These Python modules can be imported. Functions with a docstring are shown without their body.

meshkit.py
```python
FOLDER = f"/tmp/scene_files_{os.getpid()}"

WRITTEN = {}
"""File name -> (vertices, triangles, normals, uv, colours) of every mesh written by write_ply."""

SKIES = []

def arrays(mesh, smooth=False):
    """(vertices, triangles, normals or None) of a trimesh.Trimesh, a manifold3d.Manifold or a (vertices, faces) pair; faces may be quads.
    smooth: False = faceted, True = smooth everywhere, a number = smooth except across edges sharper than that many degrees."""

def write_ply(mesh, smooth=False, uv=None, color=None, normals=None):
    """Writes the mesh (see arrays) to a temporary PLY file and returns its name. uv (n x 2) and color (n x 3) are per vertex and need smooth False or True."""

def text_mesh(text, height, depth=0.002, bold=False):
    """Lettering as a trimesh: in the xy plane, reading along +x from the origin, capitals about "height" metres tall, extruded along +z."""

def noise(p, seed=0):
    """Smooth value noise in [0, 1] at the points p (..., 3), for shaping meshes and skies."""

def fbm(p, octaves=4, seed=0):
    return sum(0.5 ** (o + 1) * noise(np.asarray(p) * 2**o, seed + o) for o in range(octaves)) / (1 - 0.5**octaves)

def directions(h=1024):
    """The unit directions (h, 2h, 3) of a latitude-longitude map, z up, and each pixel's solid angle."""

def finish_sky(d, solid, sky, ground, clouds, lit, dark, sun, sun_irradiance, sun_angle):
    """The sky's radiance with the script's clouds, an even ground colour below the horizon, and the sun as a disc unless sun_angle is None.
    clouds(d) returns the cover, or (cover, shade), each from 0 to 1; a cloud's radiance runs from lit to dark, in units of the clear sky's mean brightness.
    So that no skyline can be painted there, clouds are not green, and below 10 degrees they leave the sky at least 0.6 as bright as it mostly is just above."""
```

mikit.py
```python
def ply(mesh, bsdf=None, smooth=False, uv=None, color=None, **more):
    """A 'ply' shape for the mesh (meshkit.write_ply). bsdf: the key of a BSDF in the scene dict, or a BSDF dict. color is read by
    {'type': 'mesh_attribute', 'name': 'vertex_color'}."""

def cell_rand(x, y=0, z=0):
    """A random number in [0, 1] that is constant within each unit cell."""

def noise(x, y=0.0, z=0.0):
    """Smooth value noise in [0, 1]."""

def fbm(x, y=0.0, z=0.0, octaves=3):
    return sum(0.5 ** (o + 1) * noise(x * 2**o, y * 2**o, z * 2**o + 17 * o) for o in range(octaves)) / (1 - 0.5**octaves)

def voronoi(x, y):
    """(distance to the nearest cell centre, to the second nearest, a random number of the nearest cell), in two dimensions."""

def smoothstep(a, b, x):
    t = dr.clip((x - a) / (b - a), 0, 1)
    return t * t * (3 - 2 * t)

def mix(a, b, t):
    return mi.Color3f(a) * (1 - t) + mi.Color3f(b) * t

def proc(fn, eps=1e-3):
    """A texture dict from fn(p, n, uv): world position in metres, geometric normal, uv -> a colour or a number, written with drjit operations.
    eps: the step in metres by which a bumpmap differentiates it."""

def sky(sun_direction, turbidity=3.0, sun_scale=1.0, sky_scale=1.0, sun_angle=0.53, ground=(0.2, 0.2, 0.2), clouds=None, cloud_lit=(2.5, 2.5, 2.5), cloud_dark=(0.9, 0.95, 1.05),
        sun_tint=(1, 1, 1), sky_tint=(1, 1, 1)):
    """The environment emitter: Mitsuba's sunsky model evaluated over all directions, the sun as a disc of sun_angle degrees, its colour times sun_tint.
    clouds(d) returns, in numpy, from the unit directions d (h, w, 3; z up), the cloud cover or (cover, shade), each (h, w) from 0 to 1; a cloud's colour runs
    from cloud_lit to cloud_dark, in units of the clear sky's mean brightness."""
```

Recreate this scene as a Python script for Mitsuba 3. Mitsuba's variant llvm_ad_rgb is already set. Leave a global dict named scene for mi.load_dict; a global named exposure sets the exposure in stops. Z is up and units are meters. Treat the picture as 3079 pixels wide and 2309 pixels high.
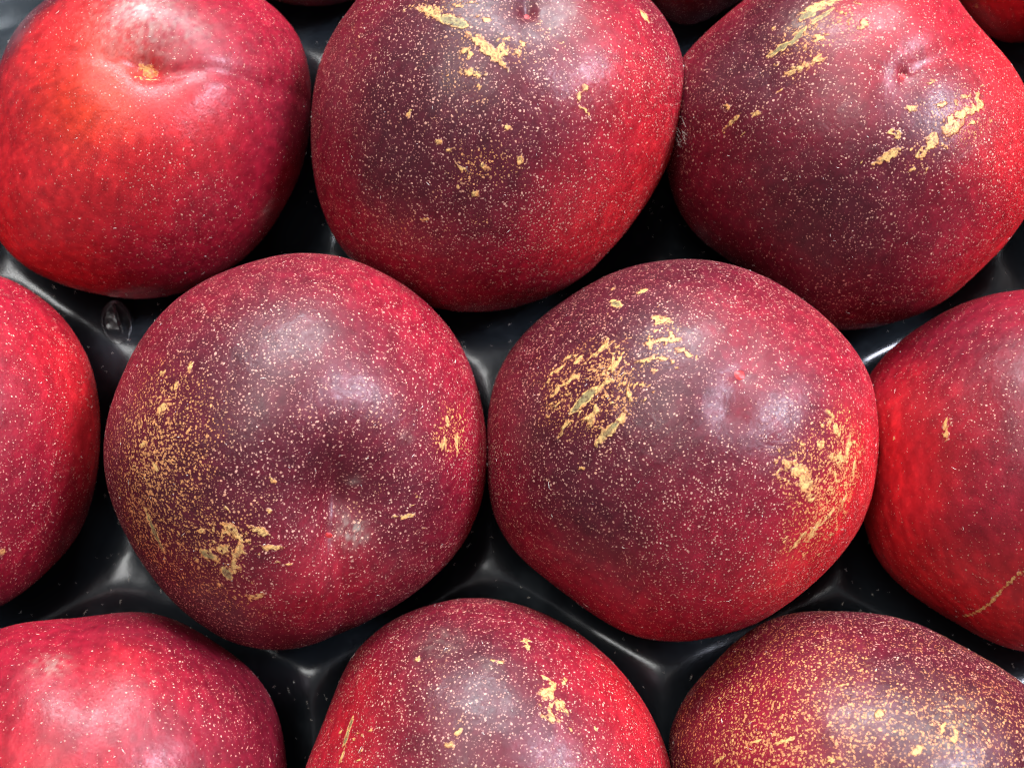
import math, numpy as np, trimesh, mitsuba as mi, drjit as dr, mikit, meshkit
from mikit import noise, fbm, smoothstep, mix, cell_rand

T = mi.ScalarTransform4f
scene, labels = {}, {}
rng = np.random.default_rng(11)

# ------------------------------------------------------------------ camera, lamps, exposure
HFOV, TILT, DIST, ZC = 40.0, math.radians(13.0), 0.243, 0.036
TARGET = np.array([0.0, 0.0, ZC])
EYE = TARGET + DIST * np.array([0, -math.sin(TILT), math.cos(TILT)])
scene['camera'] = {'type': 'thinlens', 'aperture_radius': 0.0011, 'focus_distance': 0.219, 'fov': HFOV, 'fov_axis': 'x', 'near_clip': 0.01, 'far_clip': 20.0,
                   'to_world': T().look_at(origin=EYE.tolist(), target=TARGET.tolist(), up=[0, 1, 0])}
exposure = 0.08
scene['room_light'] = {'type': 'constant', 'radiance': {'type': 'rgb', 'value': [0.22, 0.226, 0.245]}}


def lamp(name, direction, distance, width, height, rgb, text, cat):
    """A lamp hung over the display: glowing panel in a shallow housing, facing the fruit."""
    d = np.array(direction, float); d /= np.linalg.norm(d)
    pos = TARGET + d * distance
    m = T().look_at(origin=pos.tolist(), target=TARGET.tolist(), up=[0.01, 0.2, 1])
    panel = trimesh.Trimesh([[-width / 2, -height / 2, 0], [width / 2, -height / 2, 0], [width / 2, height / 2, 0], [-width / 2, height / 2, 0]], [[0, 1, 2], [0, 2, 3]], process=False)
    scene[name + '__diffuser'] = {**mikit.ply(panel, 'lamp_white'), 'to_world': m, 'emitter': {'type': 'area', 'radiance': {'type': 'rgb', 'value': rgb}}}
    t = 0.03
    bars = [trimesh.creation.box((width + 2 * t, t, 0.06)), trimesh.creation.box((width + 2 * t, t, 0.06)), trimesh.creation.box((t, height, 0.06)), trimesh.creation.box((t, height, 0.06)),
            trimesh.creation.box((width + 2 * t, height + 2 * t, 0.01))]
    for b, s in zip(bars, ((0, height / 2 + t / 2, -0.02), (0, -height / 2 - t / 2, -0.02), (width / 2 + t / 2, 0, -0.02), (-width / 2 - t / 2, 0, -0.02), (0, 0, -0.056))):
        b.apply_translation(s)
    scene[name + '__housing'] = {**mikit.ply(trimesh.util.concatenate(bars), 'lamp_white'), 'to_world': m}
    labels[name] = {'label': text, 'category': cat}


scene['lamp_white'] = {'type': 'twosided', 'bsdf': {'type': 'diffuse', 'reflectance': {'type': 'rgb', 'value': [0.7, 0.7, 0.7]}}}
lamp('ceiling_lamp', (0.02, 0.80, 0.60), 1.9, 1.25, 0.50, [25.0, 26.5, 28.0], 'wide white panel lamp hung ahead of the fruit tray', 'lamp')
lamp('ceiling_lamp_001', (0.66, 0.26, 0.70), 1.8, 0.48, 0.48, [50.0, 52.0, 62.0], 'square cool white panel lamp hung right of the fruit tray', 'lamp')
lamp('ceiling_lamp_002', (-0.25, 0.22, 0.95), 2.1, 0.9, 0.7, [9.0, 8.9, 8.7], 'large soft white panel lamp hung straight over the fruit tray', 'lamp')

# ------------------------------------------------------------------ measuring: photograph positions (2212 wide) to rays and points
FWD = (TARGET - EYE) / np.linalg.norm(TARGET - EYE)
RIGHT = np.array([1.0, 0, 0]); UP = np.cross(RIGHT, FWD)
FOCAL = 1106.0 / math.tan(math.radians(HFOV / 2))


def ray(x, y):
    d = FWD * FOCAL + RIGHT * (x - 1106.0) + UP * (829.5 - y)
    return d / np.linalg.norm(d)


def on_plane(x, y, z):
    d = ray(x, y)
    return EYE + d * (z - EYE[2]) / d[2]


# ------------------------------------------------------------------ the fruit: measured centres and outlines
PAL = {'M': (0.066, 0.005, 0.012), 'W': (0.132, 0.005, 0.015), 'C': (0.25, 0.007, 0.020), 'R': (0.47, 0.012, 0.017), 'O': (0.58, 0.040, 0.011),
       'P': (0.40, 0.02, 0.03), 'Y': (0.66, 0.26, 0.06)}
FRUIT = {
 'A': dict(c=(328, 287), z=0.0,
  out=[(569,0),(629,54),(662,134),(672,194),(669,268),(661,335),(636,401),(602,468),(549,535),(335,645),(268,645),(167,625),(84,593),(33,560),(0,522),(-16,300)],
  col='30,200R 40,420R 110,120R 150,200O 230,160O 330,100C 480,80C 600,100C 645,250W 560,230C 400,300R 300,400R 150,420R 90,330R 450,420C 600,430C 350,520C 500,520C 150,560R 300,610C 20,40M',
  u=0.30, ub=[(400,470,150,.40),(100,520,120,.1),(560,120,120,.15)],
  dim=[(325,138,80,0.0022),(318,142,26,0.0012)], groove=[[(325,145),(370,158),(430,151),(490,162),(570,190),(672,215)]], gw=18, gd=0.0008, groove2=[[(325,140),(250,128),(150,112),(40,110)]],
  bump=[(360,290,190,0.0010),(330,40,150,0.0008)],
  rus=[(318,135,42,24,-20,1.1),(318,161,52,8,-8,1.0)], haze=[(310,22,46,.75),(300,40,95,.38),(395,62,60,.22),(598,465,24,.35)]),
 'B': dict(c=(1076, 275), z=0.0,
  out=[(1404,0),(1439,43),(1463,90),(1474,117),(1479,150),(1480,201),(1469,278),(1443,351),(1409,418),(1359,485),(1309,553),(1275,583),(1225,617),(1175,643),(1125,665),(1041,670),(934,665),
       (760,560),(736,535),(716,502),(696,458),(679,385),(672,301),(674,234),(689,151),(709,87),(740,43),(770,0)],
  col='720,150W 700,300W 730,450C 760,60W 900,100M 1050,60M 1150,80M 900,250M 850,380M 1000,350M 1000,450M 1100,300M 1200,200W 1300,100C 1420,60W 1350,200R 1420,280R 1310,330C 1400,400R 1300,450R 1250,540R 1150,500C 1050,580C 1150,630C 900,560C 800,520C 1000,520W 1440,180C',
  u=0.85, ub=[(1000,400,170,.3),(1400,350,100,-.4),(1040,620,120,-.25),(700,300,60,-.25),(1250,560,80,-.2)],
  dim=[(1145,12,85,0.0013),(1143,16,14,0.0005)], groove=[[(1145,12),(1135,-40),(1120,-100)]], gw=18, gd=0.0008,
  rus=[(955,38,120,24,-24,1.0),(978,47,62,22,-18,2.0),(1055,108,104,26,-42,1.1),(1008,112,26,20,0,1),(1088,106,22,34,10,1),(1020,156,52,20,-8,1),(1098,84,18,12,0,1),(1380,46,24,32,20,1.1),(1262,190,12,24,10,1),(1250,210,10,24,-20,1),
       (1262,240,30,10,-40,1),(885,245,20,9,45,1),(948,305,16,12,0,1),(970,325,14,10,0,1),(1125,345,14,22,10,1),(1095,275,12,12,0,1),(1000,365,34,10,-30,1),(1025,420,20,14,0,1),(920,470,18,10,0,1),(930,15,40,10,-30,1),(1020,5,40,8,0,1)], haze=[(1235,30,60,.12)]),
 'C': dict(c=(1838, 318), z=0.0,
  out=[(1606,0),(1556,43),(1505,90),(1475,124),(1492,495),(1539,535),(1817,714),(1890,710),(1940,693),(2007,667),(2057,640),(2101,600),(2134,570),(2144,553),(2191,502),(2212,475),(2212,187),(2191,147),(2168,114),(2131,80),(2091,27),(2071,0)],
  col='1500,150W 1530,60C 1650,60M 1700,120M 1600,180M 1520,250M 1500,330W 1550,400W 1700,300W 1800,250W 1750,450M 1850,560M 1600,500W 1700,620W 1900,650W 1850,100C 1950,70R 2050,40C 2100,90R 1900,140C 2050,200M 1950,300M 2150,300R 2190,250R 2180,400R 2100,480C 2050,560C 2000,450W 2120,560R',
  u=0.75, ub=[(1560,480,140,-.4),(1800,90,120,.3),(2060,260,110,.35),(1700,600,120,-.1),(2060,30,80,-.2)],
  dim=[(1958,165,80,0.0003),(1955,158,10,0.0004)], groove=[[(1955,158),(1985,142),(2030,116),(2090,92),(2150,72)]], gw=27, gd=0.0007, fade=0.25, bump=[(1990,70,95,0.0007),(2000,330,170,0.0006)],
  rus=[(1792,8,100,24,18,1.1),(1752,28,50,12,14,1),(1692,105,62,15,30,2),(1725,82,44,13,48,2),(1745,38,30,16,20,2),(1775,40,50,8,35,2),(1772,84,34,16,15,1),(1722,150,56,22,20,1.1),(1768,132,26,12,15,1),(1865,56,18,26,-20,1.1),
       (2092,242,80,26,24,1.2),(2058,268,50,42,40,1.2),(2012,305,30,26,60,1),(2000,320,44,10,60,1),(1915,340,62,18,30,1.1),(1968,236,22,18,0,1),(1936,293,14,20,-20,1),(2120,225,20,34,10,1),(2035,225,26,10,0,1),(2090,205,26,10,0,1),(1985,330,30,9,60,1),(1590,265,44,10,45,1),(1640,245,22,10,0,1),(2015,175,24,10,40,1)], haze=[(1740,50,40,.3)]),
 'D': dict(c=(-182, 950), z=0.0,
  out=[(0,597),(50,617),(100,653),(144,697),(174,740),(201,801),(214,871),(218,938),(214,1005),(201,1075),(192,1106),(182,1126),(151,1183),(100,1236),(50,1280),(0,1310)],
  col='10,640C 60,680C 120,750R 60,850C 150,850R 190,900R 180,1000R 30,950C 40,1080W 120,1080C 150,1150W 60,1200C 20,1270W -100,900C -300,950C',
  u=0.62, ub=[(190,930,60,-.45),(40,1080,110,.2)], rus=[(78,645,20,14,-30,1.0),(4,1190,14,20,20,1)], haze=[]),
 'E': dict(c=(637, 975), z=0.001,
  out=[(549,563),(585,553),(635,547),(702,547),(740,555),(773,566),(824,586),(874,617),(934,667),(981,724),(1007,770),(1034,841),(1049,921),(1051,1021),(1038,1105),(1007,1159),(977,1203),(947,1239),(914,1270),(857,1303),(790,1345),(740,1367),
       (702,1387),(636,1402),(575,1403),(518,1393),(462,1370),(401,1323),(351,1276),(308,1216),(274,1156),(249,1106),(241,1088),(227,1021),(223,954),(234,894),(254,834),(284,770),(321,710),(368,657),(435,610)],
  col='690,570W 560,600W 450,650W 820,620C 920,700C 960,780C 1000,900C 1030,1000C 1020,1100C 950,1200W 850,1290W 700,1370M 560,1370M 450,1300M 350,1200M 270,1080M 250,950M 280,830W 340,740W 400,800M 400,950M 550,800M 700,800W 850,850W 900,950W 600,1000M 750,1000M 700,1100M 500,1150M 600,1200M 850,1100M 700,1290C 675,1330C 720,1250C 700,1200C 695,1255R 690,1310C 715,1130W 800,1200M',
  u=0.85, ub=[(975,940,60,.45),(330,950,160,.95),(300,1120,120,.45),(400,1230,170,.40),(985,930,80,.35),(650,620,200,-.1),(700,1330,120,-.25)],
  dim=[(738,1085,125,0.0042),(752,1085,60,0.0010),(722,1180,22,0.0003)], groove=[[(728,1010),(738,1100),(728,1160),(722,1190),(738,1270),(735,1400)]], gw=26, gd=0.0008, fade=0.3,
  bump=[(690,1275,60,0.0008),(620,850,150,0.0006),(690,660,120,0.0005)],
  rus=[(505,1150,60,22,-38,1.1),(562,1150,36,20,-40,1.1),(482,1188,34,26,20,1.1),(448,1200,38,22,-25,1.6),(515,1190,14,46,-20,1),(590,1184,50,13,-6,1),(490,1236,20,36,20,1.7),(505,1222,14,40,-10,1),(556,1283,34,20,12,1.2),(322,1155,88,15,-66,2),
       (880,1118,44,11,15,1),(345,800,16,20,0,1),(408,792,12,30,10,1),(375,830,12,26,-20,1),(345,880,30,20,30,1),(330,1010,16,36,20,1),(300,960,30,12,30,1),(430,1150,16,10,0,1),(585,1040,18,10,-40,1),(965,910,10,40,-20,1),(985,960,14,50,-10,1),(960,960,10,30,20,1)],
  haze=[(778,1168,30,.55),(785,1050,14,.25),(880,940,14,.25)]),
 'F': dict(c=(1477, 972), z=0.0005,
  out=[(1480,561),(1426,566),(1359,580),(1292,603),(1225,643),(1168,687),(1118,740),(1081,794),(1061,841),(1053,900),(1053,960),(1056,1050),(1062,1106),(1078,1139),(1108,1186),(1141,1219),(1192,1256),(1242,1300),(1309,1346),(1376,1373),(1442,1385),
       (1480,1386),(1539,1378),(1606,1356),(1673,1320),(1740,1273),(1790,1229),(1833,1179),(1857,1136),(1877,1095),(1893,1021),(1900,954),(1895,881),(1880,821),(1853,770),(1817,717),(1773,677),(1723,640),(1673,610),(1623,586),(1572,570),(1505,560)],
  col='1500,570M 1380,590M 1250,640M 1150,740M 1090,850W 1070,960W 1100,1080W 1150,1180C 1250,1270C 1400,1350C 1550,1350C 1700,1270R 1800,1170R 1860,1060R 1880,950R 1870,850C 1800,740C 1700,650W 1600,600W 1350,750M 1300,850M 1450,700M 1500,800M 1450,950M 1620,700C 1590,750C 1600,805C 1578,885M 1572,900M 1600,1000W 1700,850W 1750,950W 1400,1100W 1500,1200C 1650,1150C 1300,1100M 1250,1000M',
  u=0.85, ub=[(1260,830,120,.45),(1810,1000,110,.65),(1780,1130,110,.7),(1300,1280,150,-.25),(1640,740,80,-.2),(1590,870,50,-.5)],
  dim=[(1595,820,130,0.0006),(1602,804,14,0.0003),(1578,888,42,0.0006)], groove=[[(1600,800),(1615,740),(1625,680),(1630,600)]], gw=44, gd=0.0004, bump=[(1440,800,140,0.0004)],
  rus=[(1330,655,44,18,-35,1.7),(1385,628,20,30,-10,1.1),(1430,690,40,22,-20,1.2),(1432,736,72,16,8,1.2),(1476,760,44,15,-30,1.2),(1292,763,74,16,40,1.1),(1250,782,34,11,40,1),(1300,838,95,15,42,1.1),(1262,868,70,20,45,2.0),(1225,924,52,15,48,1.1),
       (1318,930,78,20,45,1.5),(1285,895,13,56,-10,1.1),(1240,822,44,13,30,1),(1208,848,34,11,50,1),(1322,795,30,14,40,1.1),(1400,778,66,9,14,1),(1378,832,60,9,0,1),(1335,785,10,56,-20,1),(1212,800,26,10,40,1),(1345,905,16,40,-25,1.2),(1230,775,24,9,45,1),(1205,880,30,9,45,1),
       (1190,830,20,9,45,1),(1405,740,9,44,10,.9),(1360,855,9,40,20,.9),(1260,1010,16,10,0,1),(1270,905,14,12,0,1),
       (1722,1012,70,28,-15,1.2),(1742,1040,54,40,-50,1.2),(1700,1000,40,10,-30,1),(1795,895,40,14,-40,1.2),(1806,925,50,22,-50,1.2),(1835,965,14,70,-25,1.1),(1815,990,62,18,-20,1.2),(1775,960,24,26,20,1.1),(1765,1150,20,70,-35,1.2),(1795,1120,50,12,50,1.1),
       (1755,1075,26,24,0,1.2),(1830,1080,12,50,-20,1),(1735,1170,60,14,50,1),(1800,1060,40,10,-50,1),(1850,1010,12,50,-10,1),(1810,1040,10,50,30,1)], haze=[]),
 'G': dict(c=(2262, 1015), z=0.0,
  out=[(2212,625),(2141,637),(2074,657),(2007,694),(1940,740),(1900,781),(1880,807),(1870,1139),(1883,1183),(1910,1226),(1947,1263),(2001,1306),(2061,1343),(2124,1377),(2174,1397),(2212,1407)],
  col='2190,650C 2100,680W 2000,720W 1930,800C 1920,900R 1930,1050R 1890,1150R 1950,1200R 2050,1250R 2000,1000R 2040,900R 2090,850W 2150,950W 2190,1100C 2110,1100C 2180,1250R 2150,1330R 2100,750W 2280,900W',
  u=0.42, ub=[(1930,1000,110,-.4),(2150,900,120,.2)], rus=[(2046,928,13,56,0,1.3),(1935,950,8,10,0,.8)], haze=[],
  scratch=[[(2078,1342),(2110,1328),(2135,1310),(2160,1280),(2190,1250),(2230,1222)]]),
 'H': dict(c=(226, 1722), z=0.0,
  out=[(0,1358),(50,1343),(100,1336),(167,1333),(201,1328),(234,1321),(284,1320),(335,1326),(385,1343),(435,1366),(485,1400),(535,1440),(569,1480),(599,1540),(612,1591),(620,1659)],
  col='30,1380C 150,1370C 260,1350W 400,1380W 500,1440W 570,1550W 600,1640W 100,1450C 250,1450R 400,1500C 300,1550C 150,1600C 50,1550C 480,1550W 400,1630C 200,1640C 200,1750R 50,1640R',
  u=0.30, ub=[(500,1530,120,.50),(350,1400,100,.1)], groove=[[(165,1325),(190,1380),(205,1450),(210,1540),(215,1660)]], gw=32, gd=0.0006,
  bump=[(100,1450,70,0.0002),(300,1450,120,0.0001)], rus=[], haze=[(112,1440,34,.35),(390,1345,20,.2)]),
 'I': dict(c=(1054, 1700), z=0.0,
  out=[(740,1451),(773,1403),(824,1356),(874,1326),(924,1306),(974,1296),(1041,1294),(1091,1298),(1141,1311),(1192,1333),(1242,1363),(1309,1413),(1359,1470),(1399,1530),(1429,1591),(1449,1659),(726,1490),(702,1550),(669,1634),(657,1659)],
  col='1050,1310W 900,1330W 800,1400W 740,1480C 735,1570R 770,1590R 700,1640C 850,1500W 950,1430M 1050,1450M 1100,1550M 1000,1600M 1150,1380W 1250,1420C 1330,1500R 1400,1580R 1420,1650C 1250,1550W 1300,1640C 1150,1630W 950,1650W 850,1600W',
  u=0.82, ub=[(740,1580,70,-.5),(1100,1480,150,.15),(1400,1600,80,-.2)],
  rus=[(1136,1382,26,12,10,1.1),(1140,1395,10,22,0,1.1),(1195,1478,16,30,-20,1.2),(1178,1490,34,10,10,1),(1222,1466,12,28,-30,1.1),(1185,1500,28,18,30,1.1),(1180,1462,26,10,-20,1.1),(1212,1520,22,30,-30,1.2),(1190,1550,40,16,-20,1.2),(1225,1535,20,12,-40,1.1),(1192,1540,14,28,0,1.1),
       (1082,1432,16,10,20,1.1),(1065,1428,10,10,0,1),(752,1560,10,34,-14,1.7),(742,1590,12,44,-10,1.7),(735,1630,9,50,-14,1.4),(905,1430,16,9,30,1),(970,1610,18,16,0,1),(990,1580,14,14,0,.9),(1290,1570,8,14,0,1)], haze=[(955,1390,46,.18),(1055,1440,24,.14)]),
 'J': dict(c=(1868, 1738), z=0.0,
  out=[(1472,1514),(1505,1474),(1556,1417),(1623,1360),(1673,1336),(1740,1323),(1807,1320),(1873,1323),(1957,1340),(2024,1367),(2091,1400),(2141,1430),(2191,1460),(2212,1477),(1456,1557),(1446,1595),(1444,1625),(1450,1659)],
  col='1650,1420W 1570,1500W 1590,1600C 1640,1560C 1800,1400W 1750,1340M 1800,1550W 2000,1500M 2100,1600M 2150,1480M 1500,1600M 1950,1400M 1700,1650C 1900,1650M',
  u=1.18, ub=[(1850,1580,170,.38),(1620,1620,140,.42),(2080,1600,100,.22),(1950,1360,120,-.18),(1470,1560,60,-.3)],
  rus=[(1900,1540,24,14,40,1),(2040,1570,9,50,-30,1),(2062,1590,9,46,-25,1),(1700,1600,40,9,20,.9),(1800,1640,40,9,15,.9),(1560,1640,36,9,30,.9),(1815,1475,20,8,20,1.0),(1980,1620,30,14,40,1),(1640,1600,30,9,25,.9)], haze=[(2070,1550,60,.25),(2040,1600,60,.2)]),
 'K': dict(c=(1482, -328), z=0.0, out=[(1409,0),(1446,47),(1480,55),(1472,52),(1522,43),(1572,20),(1612,0)], col='1480,20W 1420,-40C 1550,0M 1480,-300W', u=0.7, ub=[], rus=[], haze=[], n=150),
 'L': dict(c=(2270, -296), z=0.0, out=[(2068,0),(2108,50),(2134,77),(2212,90)], col='2150,30R 2200,60C 2110,0R 2270,-250R', u=0.4, ub=[], rus=[(2105,20,16,8,20,1)], haze=[], n=150),
 'M': dict(c=(680, -372), z=0.0, out=[(589,0),(619,8),(669,13),(719,12),(760,0)], col='680,0W 600,-50C 700,-300W', u=0.5, ub=[], rus=[], haze=[], n=110),
}
for k, q in (('N', (-430, 290)), ('O', (2622, 330))):
    FRUIT[k] = dict(c=q, z=0.0, out=[(q[0] + 400 * math.cos(t), q[1] + 400 * math.sin(t)) for t in np.linspace(0, 6, 12)], col='%d,%dW %d,%dC' % (q[0], q[1], q[0] + 200, q[1] + 100), u=0.6, ub=[], rus=[], haze=[], n=90)
KEYS = {'N': 'nectarine_013', 'O': 'nectarine_014', 'A': 'nectarine', 'B': 'nectarine_001', 'C': 'nectarine_002', 'D': 'nectarine_003', 'E': 'nectarine_004', 'F': 'nectarine_005', 'G': 'nectarine_006',
        'H': 'nectarine_007', 'I': 'nectarine_008', 'J': 'nectarine_009', 'K': 'nectarine_010', 'L': 'nectarine_011', 'M': 'nectarine_012'}
CUP_BOTTOM = 0.0035


def dirs_grid(n):
    """A grid over the whole sphere of directions, fine on the upper side and coarse below: unit vectors (n*n, 3) about +z, faces, and (theta, phi)."""
    a = np.linspace(-1, 1, n)
    x, y = np.meshgrid(a, a)
    big = np.abs(x) > np.abs(y)
    r = np.where(big, np.abs(x), np.abs(y))
    with np.errstate(divide='ignore', invalid='ignore'):
        phi = np.where(big, np.where(x > 0, 0, np.pi) + np.pi / 4 * np.nan_to_num(y / x), np.where(y > 0, np.pi / 2, 1.5 * np.pi) - np.pi / 4 * np.nan_to_num(x / y))
    t1 = np.radians(118)
    th = np.where(r < 0.93, 2 * np.arcsin(np.minimum(r / 0.93, 1) * math.sin(t1 / 2)), t1 + (np.pi - t1) * (r - 0.93) / 0.07)
    d = np.stack([np.sin(th) * np.cos(phi), np.sin(th) * np.sin(phi), np.cos(th)], -1).reshape(-1, 3)
    i = np.arange(n * n).reshape(n, n)
    f = np.vstack([np.stack([i[:-1, :-1], i[:-1, 1:], i[1:, 1:]], -1).reshape(-1, 3), np.stack([i[:-1, :-1], i[1:, 1:], i[1:, :-1]], -1).reshape(-1, 3)])
    return d, f, th.ravel(), phi.ravel()


class Fruit:
    def __init__(s, name, p):
        s.p = p
        s.name = name
        zc = 0.036
        for _ in range(4):                                       # radius from the outline, then the centre's height from the radius
            s.c = on_plane(*p['c'], zc)
            feet = []
            for q in p['out']:
                d = ray(*q)
                feet.append(EYE + d * np.dot(s.c - EYE, d) - s.c)
            feet = np.array(feet)
            rr = np.linalg.norm(feet, axis=1)
            s.R = float(np.mean(rr))
            if name in 'KLM':
                s.R = 0.0318
            zc = s.R + CUP_BOTTOM + p['z']
        s.w = (EYE - s.c) / np.linalg.norm(EYE - s.c)
        s.a = np.cross([0, 1, 0], s.w); s.a /= np.linalg.norm(s.a)
        s.b = np.cross(s.w, s.a)
        ph = np.arctan2(feet @ s.b, feet @ s.a)
        k = np.arange(1, 9)
        basis = lambda t: np.hstack([np.ones((len(t), 1)), np.cos(np.outer(t, k)), np.sin(np.outer(t, k))])
        B = basis(ph)
        reg = np.diag(np.r_[1e-3, np.tile(0.007 * k ** 1.8, 2)]) * len(ph) / 12
        s.coef = np.linalg.solve(B.T @ B + reg, B.T @ (rr / s.R - 1))
        s.basis = basis
        s.seed = ord(name)
        s.feat = []
        mm = s.R / np.mean(rr) if name not in 'KLM' else 1
        s.px = 1.0 / FOCAL * (np.linalg.norm(EYE - s.c) - s.R * 0.7)   # metres on the near side per photograph pixel
        for x, y, r, dep in p.get('dim', []):
            s.feat.append((s.direction(x, y), r * s.px / s.R, -dep))
        for x, y, r, dep in p.get('bump', []):
            s.feat.append((s.direction(x, y), r * s.px / s.R, dep))

    def direction(s, x, y):
        """The direction from the fruit's centre to where the sight line at (x, y) meets it (or passes nearest)."""
        d = ray(x, y)
        oc = EYE - s.c
        b = np.dot(oc, d); disc = b * b - (oc @ oc - s.R ** 2)
        q = oc + d * (-b - math.sqrt(max(disc, 0)))
        return q / np.linalg.norm(q)

    def radius(s, d):
        th = np.arccos(np.clip(d @ s.w, -1, 1)); ph = np.arctan2(d @ s.b, d @ s.a)
        e = np.clip(s.basis(ph) @ s.coef, -0.13, 0.13)
        r = s.R * (1 + e * np.sin(th) ** 2)
        r = r + s.R * 0.012 * (meshkit.fbm(d * 1.6 + s.seed, 2, s.seed) - 0.5) * np.cos(th) ** 2
        r = r + 0.00022 * (meshkit.fbm(d * 7 + s.seed, 3, s.seed) - 0.5) + 0.00035 * (meshkit.fbm(d * 3.2 + s.seed, 2, s.seed + 9) - 0.5)
        for q, wd, dep in s.feat:
            ang = np.arccos(np.clip(d @ q, -1, 1))
            r = r + dep * np.exp(-(ang / wd) ** 2)
        for lines, k in ((s.p.get('groove', []), 1.0), (s.p.get('groove2', []), 0.55)):
            for line in lines:
                dist, along = s.to_line(d, line)
                wd = s.p['gw'] * s.px / s.R
                fade = np.clip(1.05 - s.p.get('fade', 0.75) * along, 0, 1)
                r = r - k * s.p['gd'] * fade * (np.exp(-(dist / wd) ** 2) + 0.45 * np.exp(-(dist / (3.2 * wd)) ** 2))
        return r

    def to_line(s, d, line):
        pts = np.array([s.direction(*q) for q in line])
        best = np.full(len(d), 9.0); along = np.zeros(len(d))
        n = len(pts) - 1
        for i in range(n):
            e = pts[i + 1] - pts[i]
            t = np.clip(((d - pts[i]) @ e) / (e @ e), 0, 1)
            dd = np.linalg.norm(d - (pts[i] + t[:, None] * e), axis=1)
            m = dd < best
            best[m] = dd[m]; along[m] = (i + t[m]) / n
        return best, along

    def paint(s, d):
        """Skin colour, lenticel field and russet field for the directions d."""
        p = s.p
        wob = np.stack([meshkit.fbm(d * 5 + 3 * k, 4, s.seed + k) - 0.5 for k in range(3)], -1)
        dw = d + 0.22 * wob; dw /= np.linalg.norm(dw, axis=1, keepdims=True)
        num = np.zeros((len(d), 3)); den = np.zeros(len(d))
        for item in p['col'].split():
            xy, k = item[:-1].split(','), item[-1]
            q = s.direction(float(xy[0]), float(xy[1]))
            wt = np.exp(28 * (dw @ q - 1)) + 1e-5 * np.exp(3 * (dw @ q - 1))
            num += wt[:, None] * np.sqrt(np.array(PAL[k])); den += wt
        c = (num / den[:, None]) ** 2
        mott = meshkit.fbm(d * 22 + s.seed, 4, s.seed + 5) - 0.5
        # fine streaks that run from the stem end
        axis = s.feat[0][0] if s.feat and s.feat[0][2] < 0 else s.b
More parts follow.
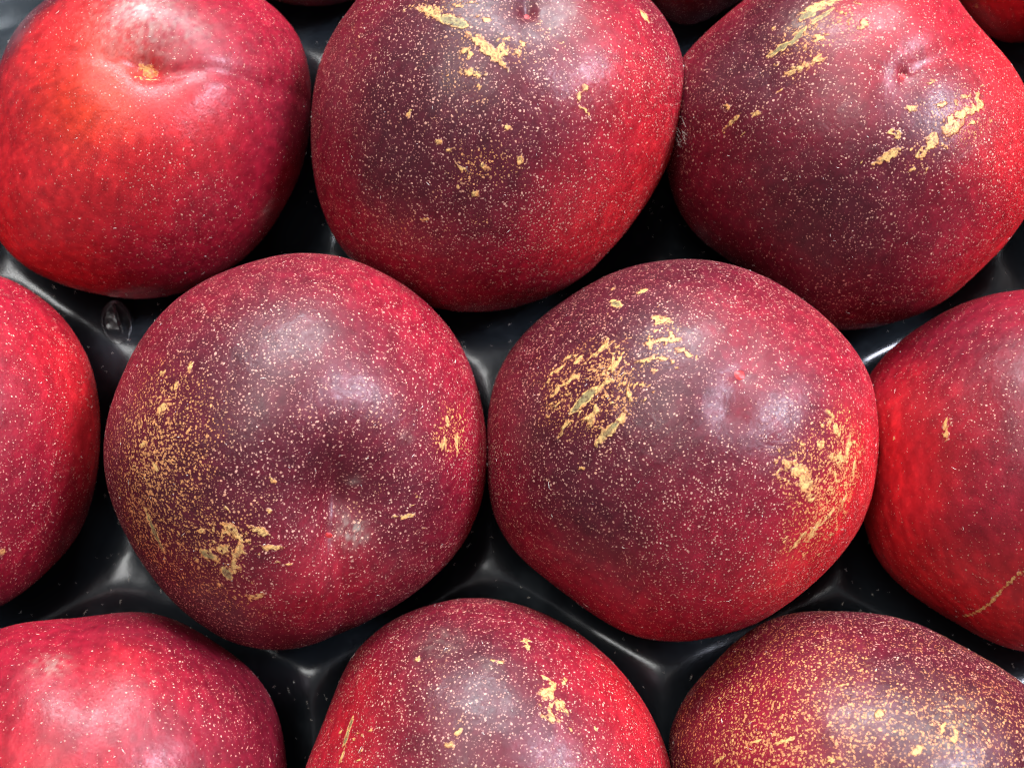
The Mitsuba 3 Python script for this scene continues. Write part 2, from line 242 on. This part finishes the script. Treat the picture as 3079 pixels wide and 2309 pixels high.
        lat = np.arccos(np.clip(d @ axis, -1, 1)); e1 = np.cross(axis, [0.3, 0.5, 0.81]); e1 /= np.linalg.norm(e1); e2 = np.cross(axis, e1)
        lon = np.arctan2(d @ e2, d @ e1)
        streak = meshkit.fbm(np.stack([np.cos(lon) * 26, np.sin(lon) * 26, lat * 7], -1), 3, s.seed + 6) - 0.5
        c = c * np.exp((0.95 * mott + 0.6 * streak)[:, None] * np.array([1.0, 1.25, 1.0]))
        u = np.full(len(d), float(p['u']))
        for x, y, r, add in p['ub']:
            ang = np.arccos(np.clip(d @ s.direction(x, y), -1, 1))
            u += add * np.exp(-(ang / (r * s.px / s.R)) ** 2)
        u += 0.7 * (meshkit.fbm(d * 4 + 5, 3, s.seed + 7) - 0.5)
        v = np.zeros(len(d))
        chips = list(p['rus'])
        pick = np.random.default_rng(s.seed)
        for x, y, ln, wd, ang, st in p['rus']:
            for _ in range(3 if s.name not in 'DGAJ' and max(ln, wd) >= 34 else 0):
                off = 0.5 * max(ln, wd) + 6 + 26 * pick.random() ** 1.5
                t = pick.uniform(0, 2 * math.pi)
                chips.append((x + off * math.cos(t), y + off * math.sin(t), pick.uniform(7, 20), pick.uniform(5, 9), ang + pick.normal(0, 35), 0.85))
        for x, y, ln, wd, ang, st in chips:
            q = s.direction(x, y)
            t = s.direction(x + 6 * math.cos(math.radians(ang)), y - 6 * math.sin(math.radians(ang))) - q
            t -= q * (t @ q); t /= np.linalg.norm(t) + 1e-12
            o = np.cross(q, t)
            near = d @ q > 0.9
            dd = d[near]
            A, Bq = dd @ t, dd @ o
            wv = 0.35 * (meshkit.fbm(dd * 30 + x, 3, 3) - 0.5)
            A, Bq = A + wv * 0.06, Bq + wv * 0.10
            u[near] += 0.10 * np.exp(-(A ** 2 + Bq ** 2) / ((0.5 * ln + 20) * s.px / s.R) ** 2)
            g = 1 - (A / (ln * 0.66 * s.px / s.R)) ** 2 - (Bq / (wd * 0.56 * s.px / s.R)) ** 2
            v[near] = np.maximum(v[near], np.where(g > 0, np.sqrt(np.maximum(g, 0)) * (st if st > 1.4 else 1.0), 0))
        u = u + 0.25 * np.clip(v, 0, 1)
        for line in p.get('scratch', []):
            dist, along = s.to_line(d, line)
            v = np.maximum(v, np.clip(1.25 - dist / ((3.2 + 3.4 * meshkit.noise(d * 30, 2)) * s.px / s.R), 0, 1))
        haze = np.zeros(len(d))
        for x, y, r, k in p['haze']:
            ang = np.arccos(np.clip(d @ s.direction(x, y), -1, 1)) / (r * s.px / s.R)
            haze = np.maximum(haze, k * np.exp(-ang ** 2) * np.clip(3.2 * (meshkit.fbm(d * 45 + r, 4, s.seed) - 0.36), 0.08, 1.5))
        haze = np.clip(haze, 0, 0.85)[:, None]
        c = c * (1 - haze) + haze * np.array([0.42, 0.40, 0.32])
        return np.clip(c, 0.003, 0.8), np.clip(u, 0, 2), np.clip(v, 0, 2.2)

    def point(s, d):
        return s.c + d * s.radius(np.atleast_2d(d)).reshape(-1, 1)

    def mesh(s, n):
        g, f, th, ph = dirs_grid(n)
        d = g @ np.array([s.a, s.b, s.w])
        return d, s.c + d * s.radius(d)[:, None], f


fruits = {k: Fruit(k, p) for k, p in FRUIT.items()}

# ------------------------------------------------------------------ the tray: a moulded sheet of cups with rounded ridges between them
CUPS = [f.c[:2] for f in fruits.values()]
for q in ((-560, 1720), (2700, 1760), (-130, -360), (-180, 2480), (640, 2470), (1470, 2480), (2280, 2500), (3060, 1020), (-1000, 950)):
    CUPS.append(on_plane(*q, 0.036)[:2])
CUPS = np.array(CUPS)


def tray_z(xy):
    d2 = ((xy[:, None, :] - CUPS[None]) ** 2).sum(-1)
    z = CUP_BOTTOM - 0.0004 + 13.5 * d2
    k = 0.0021
    m = z.min(1)
    z = m - k * np.log(np.exp(-(z - m[:, None]) / k).sum(1))
    zc, k2 = 0.0184, 0.0011
    z = zc - k2 * np.logaddexp(0, (zc - z) / k2)
    p3 = np.column_stack([xy * 60, np.zeros(len(xy))])
    z = z + 0.0012 * (meshkit.fbm(p3, 3, 4) - 0.5) + 0.00022 * (meshkit.fbm(p3 * 4, 2, 8) - 0.5)
    return np.minimum(z, 0.024)


def turned(q, a, b):
    """q turned about two axes, so that no lattice lines up with another or with the skin."""
    ca, sa, cb, sb = math.cos(a), math.sin(a), math.cos(b), math.sin(b)
    x, y = ca * q.x - sa * q.y, sa * q.x + ca * q.y
    return mi.Vector3f(x, cb * y - sb * q.z, sb * y + cb * q.z)


def skin_dots(p, cell, u, seed):
    """Small round lenticels: one in each cell of a lattice, cut by the skin. Returns how deep inside a dot the point is, in millimetres, times the dot's own paleness."""
    q = p / cell
    base = dr.floor(q - 0.5)
    best = mi.Float(0)
    for a in (0, 1):
        for b in (0, 1):
            for c in (0, 1):
                x, y, z = base.x + a, base.y + b, base.z + c
                h1 = cell_rand(x + seed, y, z); h2 = cell_rand(x, y + 57 + seed, z); h3 = cell_rand(x, y, z + 91 + seed); h4 = cell_rand(x + 33, y + 11 + seed, z)
                ox, oy, oz = x + 0.5 + 0.34 * (2 * h1 - 1), y + 0.5 + 0.34 * (2 * h2 - 1), z + 0.5 + 0.34 * (2 * h3 - 1)
                r = (0.12 + 0.19 * h4 * h4) * (0.62 + 0.42 * u)
                on = dr.select(cell_rand(x + 7, y + 3, z + seed) < 0.08 + 1.0 * u, 0.55 + 0.45 * cell_rand(x + 5, y + seed, z + 71), 0.0)
                d = dr.sqrt(dr.square(q.x - ox) + dr.square(q.y - oy) + dr.square(q.z - oz))
                best = dr.maximum(best, on * smoothstep(-0.035, 0.055, (r - d) * cell))
    return best


def speck_mask(p, n, uv):
    q = p * 1000.0                                            # millimetres
    u, v = uv.x, uv.y
    w = mi.Vector3f(noise(q.x * 0.6, q.y * 0.6, q.z * 0.6), noise(q.x * 0.6 + 40, q.y * 0.6, q.z * 0.6), noise(q.x * 0.6, q.y * 0.6 + 70, q.z * 0.6)) - 0.5
    k = 0.70 - 0.1 * smoothstep(1.1, 1.6, u)
    q2 = mi.Vector3f(q.x + k * w.x, q.y + k * w.y, q.z + k * w.z)
    m = skin_dots(turned(q2, 0.5, 0.7), 0.66, u, 3)
    m = dr.maximum(m, skin_dots(turned(q2, 1.3, 0.35), 0.57, u, 29))
    m = dr.maximum(m, 0.75 * skin_dots(turned(q2, 0.9, 1.1), 0.44, u * 0.9, 17))
    q3 = turned(q2, 0.4, 0.4)
    fleck = fbm(q3.x * 2.7 + 5, q3.y * 2.7, q3.z * 2.7, 2)
    m = dr.maximum(m, 0.80 * smoothstep(0.66, 0.76, fleck + 0.15 * (u - 1.5)) * smoothstep(1.15, 1.5, u))
    rag = fbm(q.x * 1.7, q.y * 1.7, q.z * 1.7, 4)
    holes = 0.45 + 0.55 * smoothstep(0.34, 0.55, fbm(q.x * 3.3 + 8, q.y * 3.3, q.z * 3.3, 2))
    rus = smoothstep(0.34, 0.76, dr.minimum(v, 1.0) + 2.3 * (rag - 0.52)) * holes
    return dr.clip(dr.maximum(m * 0.95, rus * smoothstep(0.0, 0.2, v)), 0, 1)


def speck_color(p, n, uv):
    q = p * 1000.0
    t = smoothstep(0.15, 0.7, uv.y)
    warm = dr.maximum(t, 0.9 * smoothstep(0.95, 1.35, uv.x + 0.5 * (noise(q.x * 0.5, q.y * 0.5, q.z * 0.5) - 0.5)))
    c = mix((0.69, 0.36, 0.27), (0.70, 0.30, 0.095), warm)
    c = mix(c, (0.70, 0.43, 0.15), smoothstep(0.45, 1.05, uv.y + 0.9 * (fbm(q.x * 1.6, q.y * 1.6, q.z * 1.6, 2) - 0.5)))
    c = c * (0.80 + 0.4 * noise(q.x * 3.5, q.y * 3.5, q.z * 3.5))
    green = smoothstep(1.0, 1.5, uv.y + 0.5 * (noise(q.x * 1.5, q.y * 1.5, q.z * 1.5) - 0.5))
    return mix(c, (0.22, 0.19, 0.085), green * (0.70 + 0.35 * noise(q.x * 2.2, q.y * 2.2, q.z * 2.2)))


def skin_relief(p, n, uv):
    q = p * 1000.0
    fine = fbm(q.x * 2.6, q.y * 2.6, q.z * 2.6, 2)
    scab = smoothstep(0.35, 0.75, dr.minimum(uv.y, 1.0) + 1.6 * (fbm(q.x * 1.7, q.y * 1.7, q.z * 1.7, 3) - 0.5)) * smoothstep(0.0, 0.2, uv.y)
    return 0.00010 * scab + 0.00004 * fine + 0.00005 * fbm(q.x * 0.55, q.y * 0.55, q.z * 0.55, 2)


def skin_gloss(p, n, uv):
    q = p * 1000.0
    return 0.33 + 0.18 * fbm(q.x * 0.5, q.y * 0.5, q.z * 0.5, 4) + 0.16 * (noise(q.x * 2.5, q.y * 2.5, q.z * 2.5) - 0.5)


scene['nectarine_skin'] = {'type': 'bumpmap', 'arbitrary': mikit.proc(skin_relief, eps=1e-4), 'scale': 1.0, 'bsdf': {'type': 'blendbsdf', 'weight': mikit.proc(speck_mask),
    'a': {'type': 'principled', 'base_color': {'type': 'mesh_attribute', 'name': 'vertex_color'}, 'roughness': mikit.proc(skin_gloss), 'specular': 0.48, 'sheen': 0.12, 'sheen_tint': 0.5},
    'b': {'type': 'principled', 'base_color': mikit.proc(speck_color), 'roughness': 0.5, 'specular': 0.4}}}


def tray_gloss(p, n, uv):
    q = p * 1000.0
    return 0.17 + 0.12 * fbm(q.x * 0.25, q.y * 0.25, q.z * 0.25, 4)


def tray_color(p, n, uv):
    q = p * 1000.0
    dust = smoothstep(0.52, 0.8, fbm(q.x * 0.12 + 9, q.y * 0.12, q.z * 0.12, 4))
    return mix((0.013, 0.0175, 0.0215), (0.030, 0.037, 0.043), dust)


scene['black_plastic'] = {'type': 'twosided', 'bsdf': {'type': 'principled', 'base_color': mikit.proc(tray_color), 'roughness': mikit.proc(tray_gloss), 'specular': 0.55, 'clearcoat': 0.5, 'clearcoat_gloss': 0.93}}
scene['lint_white'] = {'type': 'twosided', 'bsdf': {'type': 'diffuse', 'reflectance': {'type': 'rgb', 'value': [0.72, 0.66, 0.58]}}}
scene['tip_red'] = {'type': 'principled', 'base_color': {'type': 'rgb', 'value': [0.50, 0.03, 0.03]}, 'roughness': 0.4}
scene['scar_yellow'] = {'type': 'principled', 'base_color': mikit.proc(lambda p, n, uv: mix((0.62, 0.30, 0.07), (0.50, 0.10, 0.03), smoothstep(0.4, 0.65, fbm(p.x * 1500, p.y * 1500, p.z * 1500, 3)))), 'roughness': 0.6}

# tray sheet
nx, ny = 520, 430
gx, gy = np.meshgrid(np.linspace(-0.150, 0.150, nx), np.linspace(-0.125, 0.125, ny))
xy = np.column_stack([gx.ravel(), gy.ravel()])
tz = np.concatenate([tray_z(q) for q in np.array_split(xy, 20)])
i = np.arange(nx * ny).reshape(ny, nx)
tf = np.vstack([np.stack([i[:-1, :-1], i[:-1, 1:], i[1:, 1:]], -1).reshape(-1, 3), np.stack([i[:-1, :-1], i[1:, 1:], i[1:, :-1]], -1).reshape(-1, 3)])
scene['fruit_tray__sheet'] = mikit.ply(trimesh.Trimesh(np.column_stack([xy, tz]), tf, process=False), 'black_plastic', smooth=True)
labels['fruit_tray'] = {'label': 'glossy black plastic fruit tray with rounded ridges between its cups', 'category': 'tray'}

# a small lens-shaped dent with a raised shiny rim, beside the orange red fruit
dc = on_plane(259, 702, 0.0155)[:2]
nb = 60
rr_, aa_ = np.meshgrid(np.linspace(0, 1, nb), np.linspace(0, 2 * np.pi, 121)[:-1], indexing='ij')
half = np.abs(np.sin(aa_)) ** 1.0
ex = rr_ * np.cos(aa_) * 0.0029 * (1 - 0.22 * np.sin(aa_) ** 8); ey = rr_ * np.sin(aa_) * 0.0046
rot_ = math.radians(14)
bx, by = ex * math.cos(rot_) - ey * math.sin(rot_), ex * math.sin(rot_) + ey * math.cos(rot_)
bxy = np.column_stack([bx.ravel() + dc[0], by.ravel() + dc[1]])
fold = ex - 0.0006 + 0.10 * ey
bh = 0.00035 * np.exp(-((rr_ - 0.90) / 0.10) ** 2)
bh -= np.clip((0.86 - rr_) / 0.12, 0, 1) * (0.0014 * np.clip(fold / 0.0022, 0, 1.0) - 0.0003 * np.exp(-(fold / 0.0004) ** 2) - 0.00018 * (meshkit.fbm(np.stack([ex, ey, ey * 0], -1) * 600, 2, 3) - 0.5))
tb = tray_z(bxy)
bz = np.maximum(np.percentile(tb, 55) + 0.0009 + bh.ravel(), tb + 0.0002)
bz = np.where(rr_.ravel() > 0.985, tb - 0.0006, bz)
ii = np.arange(nb * 120).reshape(nb, 120); jj = np.roll(ii, -1, 1)
bf = np.vstack([np.stack([ii[:-1], ii[1:], jj[1:]], -1).reshape(-1, 3), np.stack([ii[:-1], jj[1:], jj[:-1]], -1).reshape(-1, 3)])
scene['fruit_tray__dent'] = mikit.ply(trimesh.Trimesh(np.column_stack([bxy, bz]), bf, process=False), 'glossy_plastic', smooth=True)
scene['glossy_plastic'] = {'type': 'twosided', 'bsdf': {'type': 'principled', 'base_color': {'type': 'rgb', 'value': [0.02, 0.024, 0.027]}, 'roughness': 0.2, 'specular': 1.0, 'clearcoat': 0.6, 'clearcoat_gloss': 0.9}}
labels['fruit_tray__dent'] = {'label': 'small lens shaped dent with a thin shiny rim'}

# the surface under the tray
scene['table'] = mikit.ply(trimesh.Trimesh([[-0.6, -0.6, 0], [0.6, -0.6, 0], [0.6, 0.6, 0], [-0.6, 0.6, 0]], [[0, 1, 2], [0, 2, 3]], process=False), 'lint_dark')
scene['lint_dark'] = {'type': 'twosided', 'bsdf': {'type': 'diffuse', 'reflectance': {'type': 'rgb', 'value': [0.03, 0.03, 0.03]}}}
labels['table'] = {'label': 'dark flat table surface beneath the black fruit tray', 'category': 'table', 'kind': 'structure'}

# ------------------------------------------------------------------ nectarines
LABELS = {
 'A': 'bright orange red nectarine with a yellow stem scar in a creased dimple',
 'B': 'dark speckled nectarine with a long olive and yellow scar and a bright red right flank',
 'C': 'speckled nectarine with a crease running to its right edge and yellow scar patch below',
 'D': 'red nectarine cut by the photo edge beside the lens shaped dent in the tray',
 'E': 'dark maroon nectarine with a deep grooved dimple and dense orange freckles on its left flank',
 'F': 'maroon nectarine with slanting yellow scars and a small red tip in a shallow dimple',
 'G': 'smooth red nectarine with one short upright yellow mark and a thin curved scratch',
 'H': 'pinkish red nectarine with a pale whitish smear and few freckles, below the dark grooved one',
 'I': 'wine red nectarine with small yellow chips and a thin brownish scar line on its left',
 'J': 'very dark nectarine densely covered in orange flecks all over its top',
 'K': 'dark nectarine at the top edge, behind the gap between the two scarred ones',
 'L': 'bright red nectarine cut off at the top right corner of the photo',
 'N': 'wine red nectarine just outside the photo beyond the orange red one',
 'O': 'wine red nectarine just outside the photo beyond the creased speckled one',
 'M': 'dark red sliver of a nectarine at the top edge behind the orange red one',
}
dust_v, dust_f = [], []


def fibre(p, nrm, ln, wd, ang):
    t = np.cross(nrm, [0.31, 0.77, 0.55]); t /= np.linalg.norm(t); o = np.cross(nrm, t)
    a = t * math.cos(ang) + o * math.sin(ang); b = np.cross(nrm, a)
    base = sum(len(v) for v in dust_v)
    bend = rng.normal(0, 0.18) * ln
    ring = []
    for s_, wz in ((-0.5, 0.35), (0.0, 1.0), (0.5, 0.35)):
        m = p + a * ln * s_ + b * bend * (0.25 - s_ * s_) + nrm * wd * 0.5
        ring += [m + b * wd * 0.5 * wz, m + nrm * wd * 0.45 * wz, m - b * wd * 0.5 * wz]
    dust_v.append(np.array(ring))
    for k in (0, 3):
        for j in (0, 1):
            dust_f.append(np.array([[k + j, k + j + 1, k + 4 + j], [k + j, k + 4 + j, k + 3 + j]]) + base)


TUFT = 0.0
for key, fr in fruits.items():
    d, v, f = fr.mesh(fr.p.get('n', 300))
    col, u, rv = fr.paint(d)
    m = trimesh.Trimesh(v, f, process=False)
    name = KEYS[key]
    has_tip = key in 'ABCEF'
    scene[name + ('__skin' if has_tip else '')] = mikit.ply(m, 'nectarine_skin', smooth=True, uv=np.column_stack([u, rv]), color=col)
    labels[name] = {'label': LABELS[key], 'category': 'nectarine', 'group': 'nectarines sitting in the black tray'}
    if has_tip:
        x, y, r = {'A': (318, 137, 22), 'B': (1143, 16, 9), 'C': (1953, 160, 9), 'E': (720, 1184, 8), 'F': (1603, 803, 13)}[key]
        q = fr.direction(x, y)
        s = trimesh.creation.icosphere(3, 1.0)
        sv = np.array(s.vertices)
        sv = sv * (1 + 0.5 * (meshkit.fbm(sv * 2.2 + x, 3, 5) - 0.5))[:, None]
        t = np.cross(q, [0, 0.2, 1]); t /= np.linalg.norm(t); o = np.cross(q, t)
        R = r * fr.px
        rot = np.array([t * R * (1.15 if key == 'A' else 1.0), o * R * (0.75 if key == 'A' else 1.0), q * R * 0.35])
        s.vertices = sv @ rot + fr.point(q)[0]
        scene[name + ('__stem_scar' if key == 'A' else '__tip')] = mikit.ply(s, 'scar_yellow' if key == 'A' else 'tip_red', smooth=True)
    nrm = np.array(m.vertex_normals)
    front = np.nonzero((nrm @ fr.w > 0.05))[0]
    for j in rng.choice(front, 150 if key not in 'KLMNO' else 25, replace=False):
        ln = rng.choice([0.00022, 0.0003, 0.0005, 0.0009], p=[.45, .33, .17, .05])
        fibre(v[j], nrm[j], ln * rng.uniform(.7, 1.3), 0.00010 * rng.uniform(.7, 1.4), rng.uniform(0, math.pi))

for _ in range(1500):
    q = np.array([[rng.uniform(-0.095, 0.095), rng.uniform(-0.075, 0.075)]])
    z = tray_z(np.vstack([q, q + [[2e-4, 0]], q + [[0, 2e-4]]]))
    if z[0] < 0.011:
        continue
    n_ = np.array([-(z[1] - z[0]) / 2e-4, -(z[2] - z[0]) / 2e-4, 1.0]); n_ /= np.linalg.norm(n_)
    fibre(np.array([q[0, 0], q[0, 1], z[0]]), n_, rng.choice([0.0003, 0.0005, 0.001], p=[.5, .35, .15]) * rng.uniform(.6, 1.3), 0.00012 * rng.uniform(.6, 1.4), rng.uniform(0, math.pi))
fc = fruits['C']
for _ in range(34):                                            # a tuft of longer white hairs caught between the two speckled fruit
    q = fc.direction(1482 + rng.uniform(-6, 22), 288 + rng.normal(0, 16))
    fibre(fc.point(q)[0] + q * rng.uniform(0, 0.0006), q, rng.uniform(0.0012, 0.0032), 0.00006, rng.normal(TUFT, 0.45))
scene['lint'] = mikit.ply(trimesh.Trimesh(np.vstack(dust_v), np.vstack(dust_f), process=False), 'lint_white')
labels['lint'] = {'label': 'tiny pale lint fibres scattered over the nectarines and the black tray', 'category': 'lint', 'kind': 'stuff'}
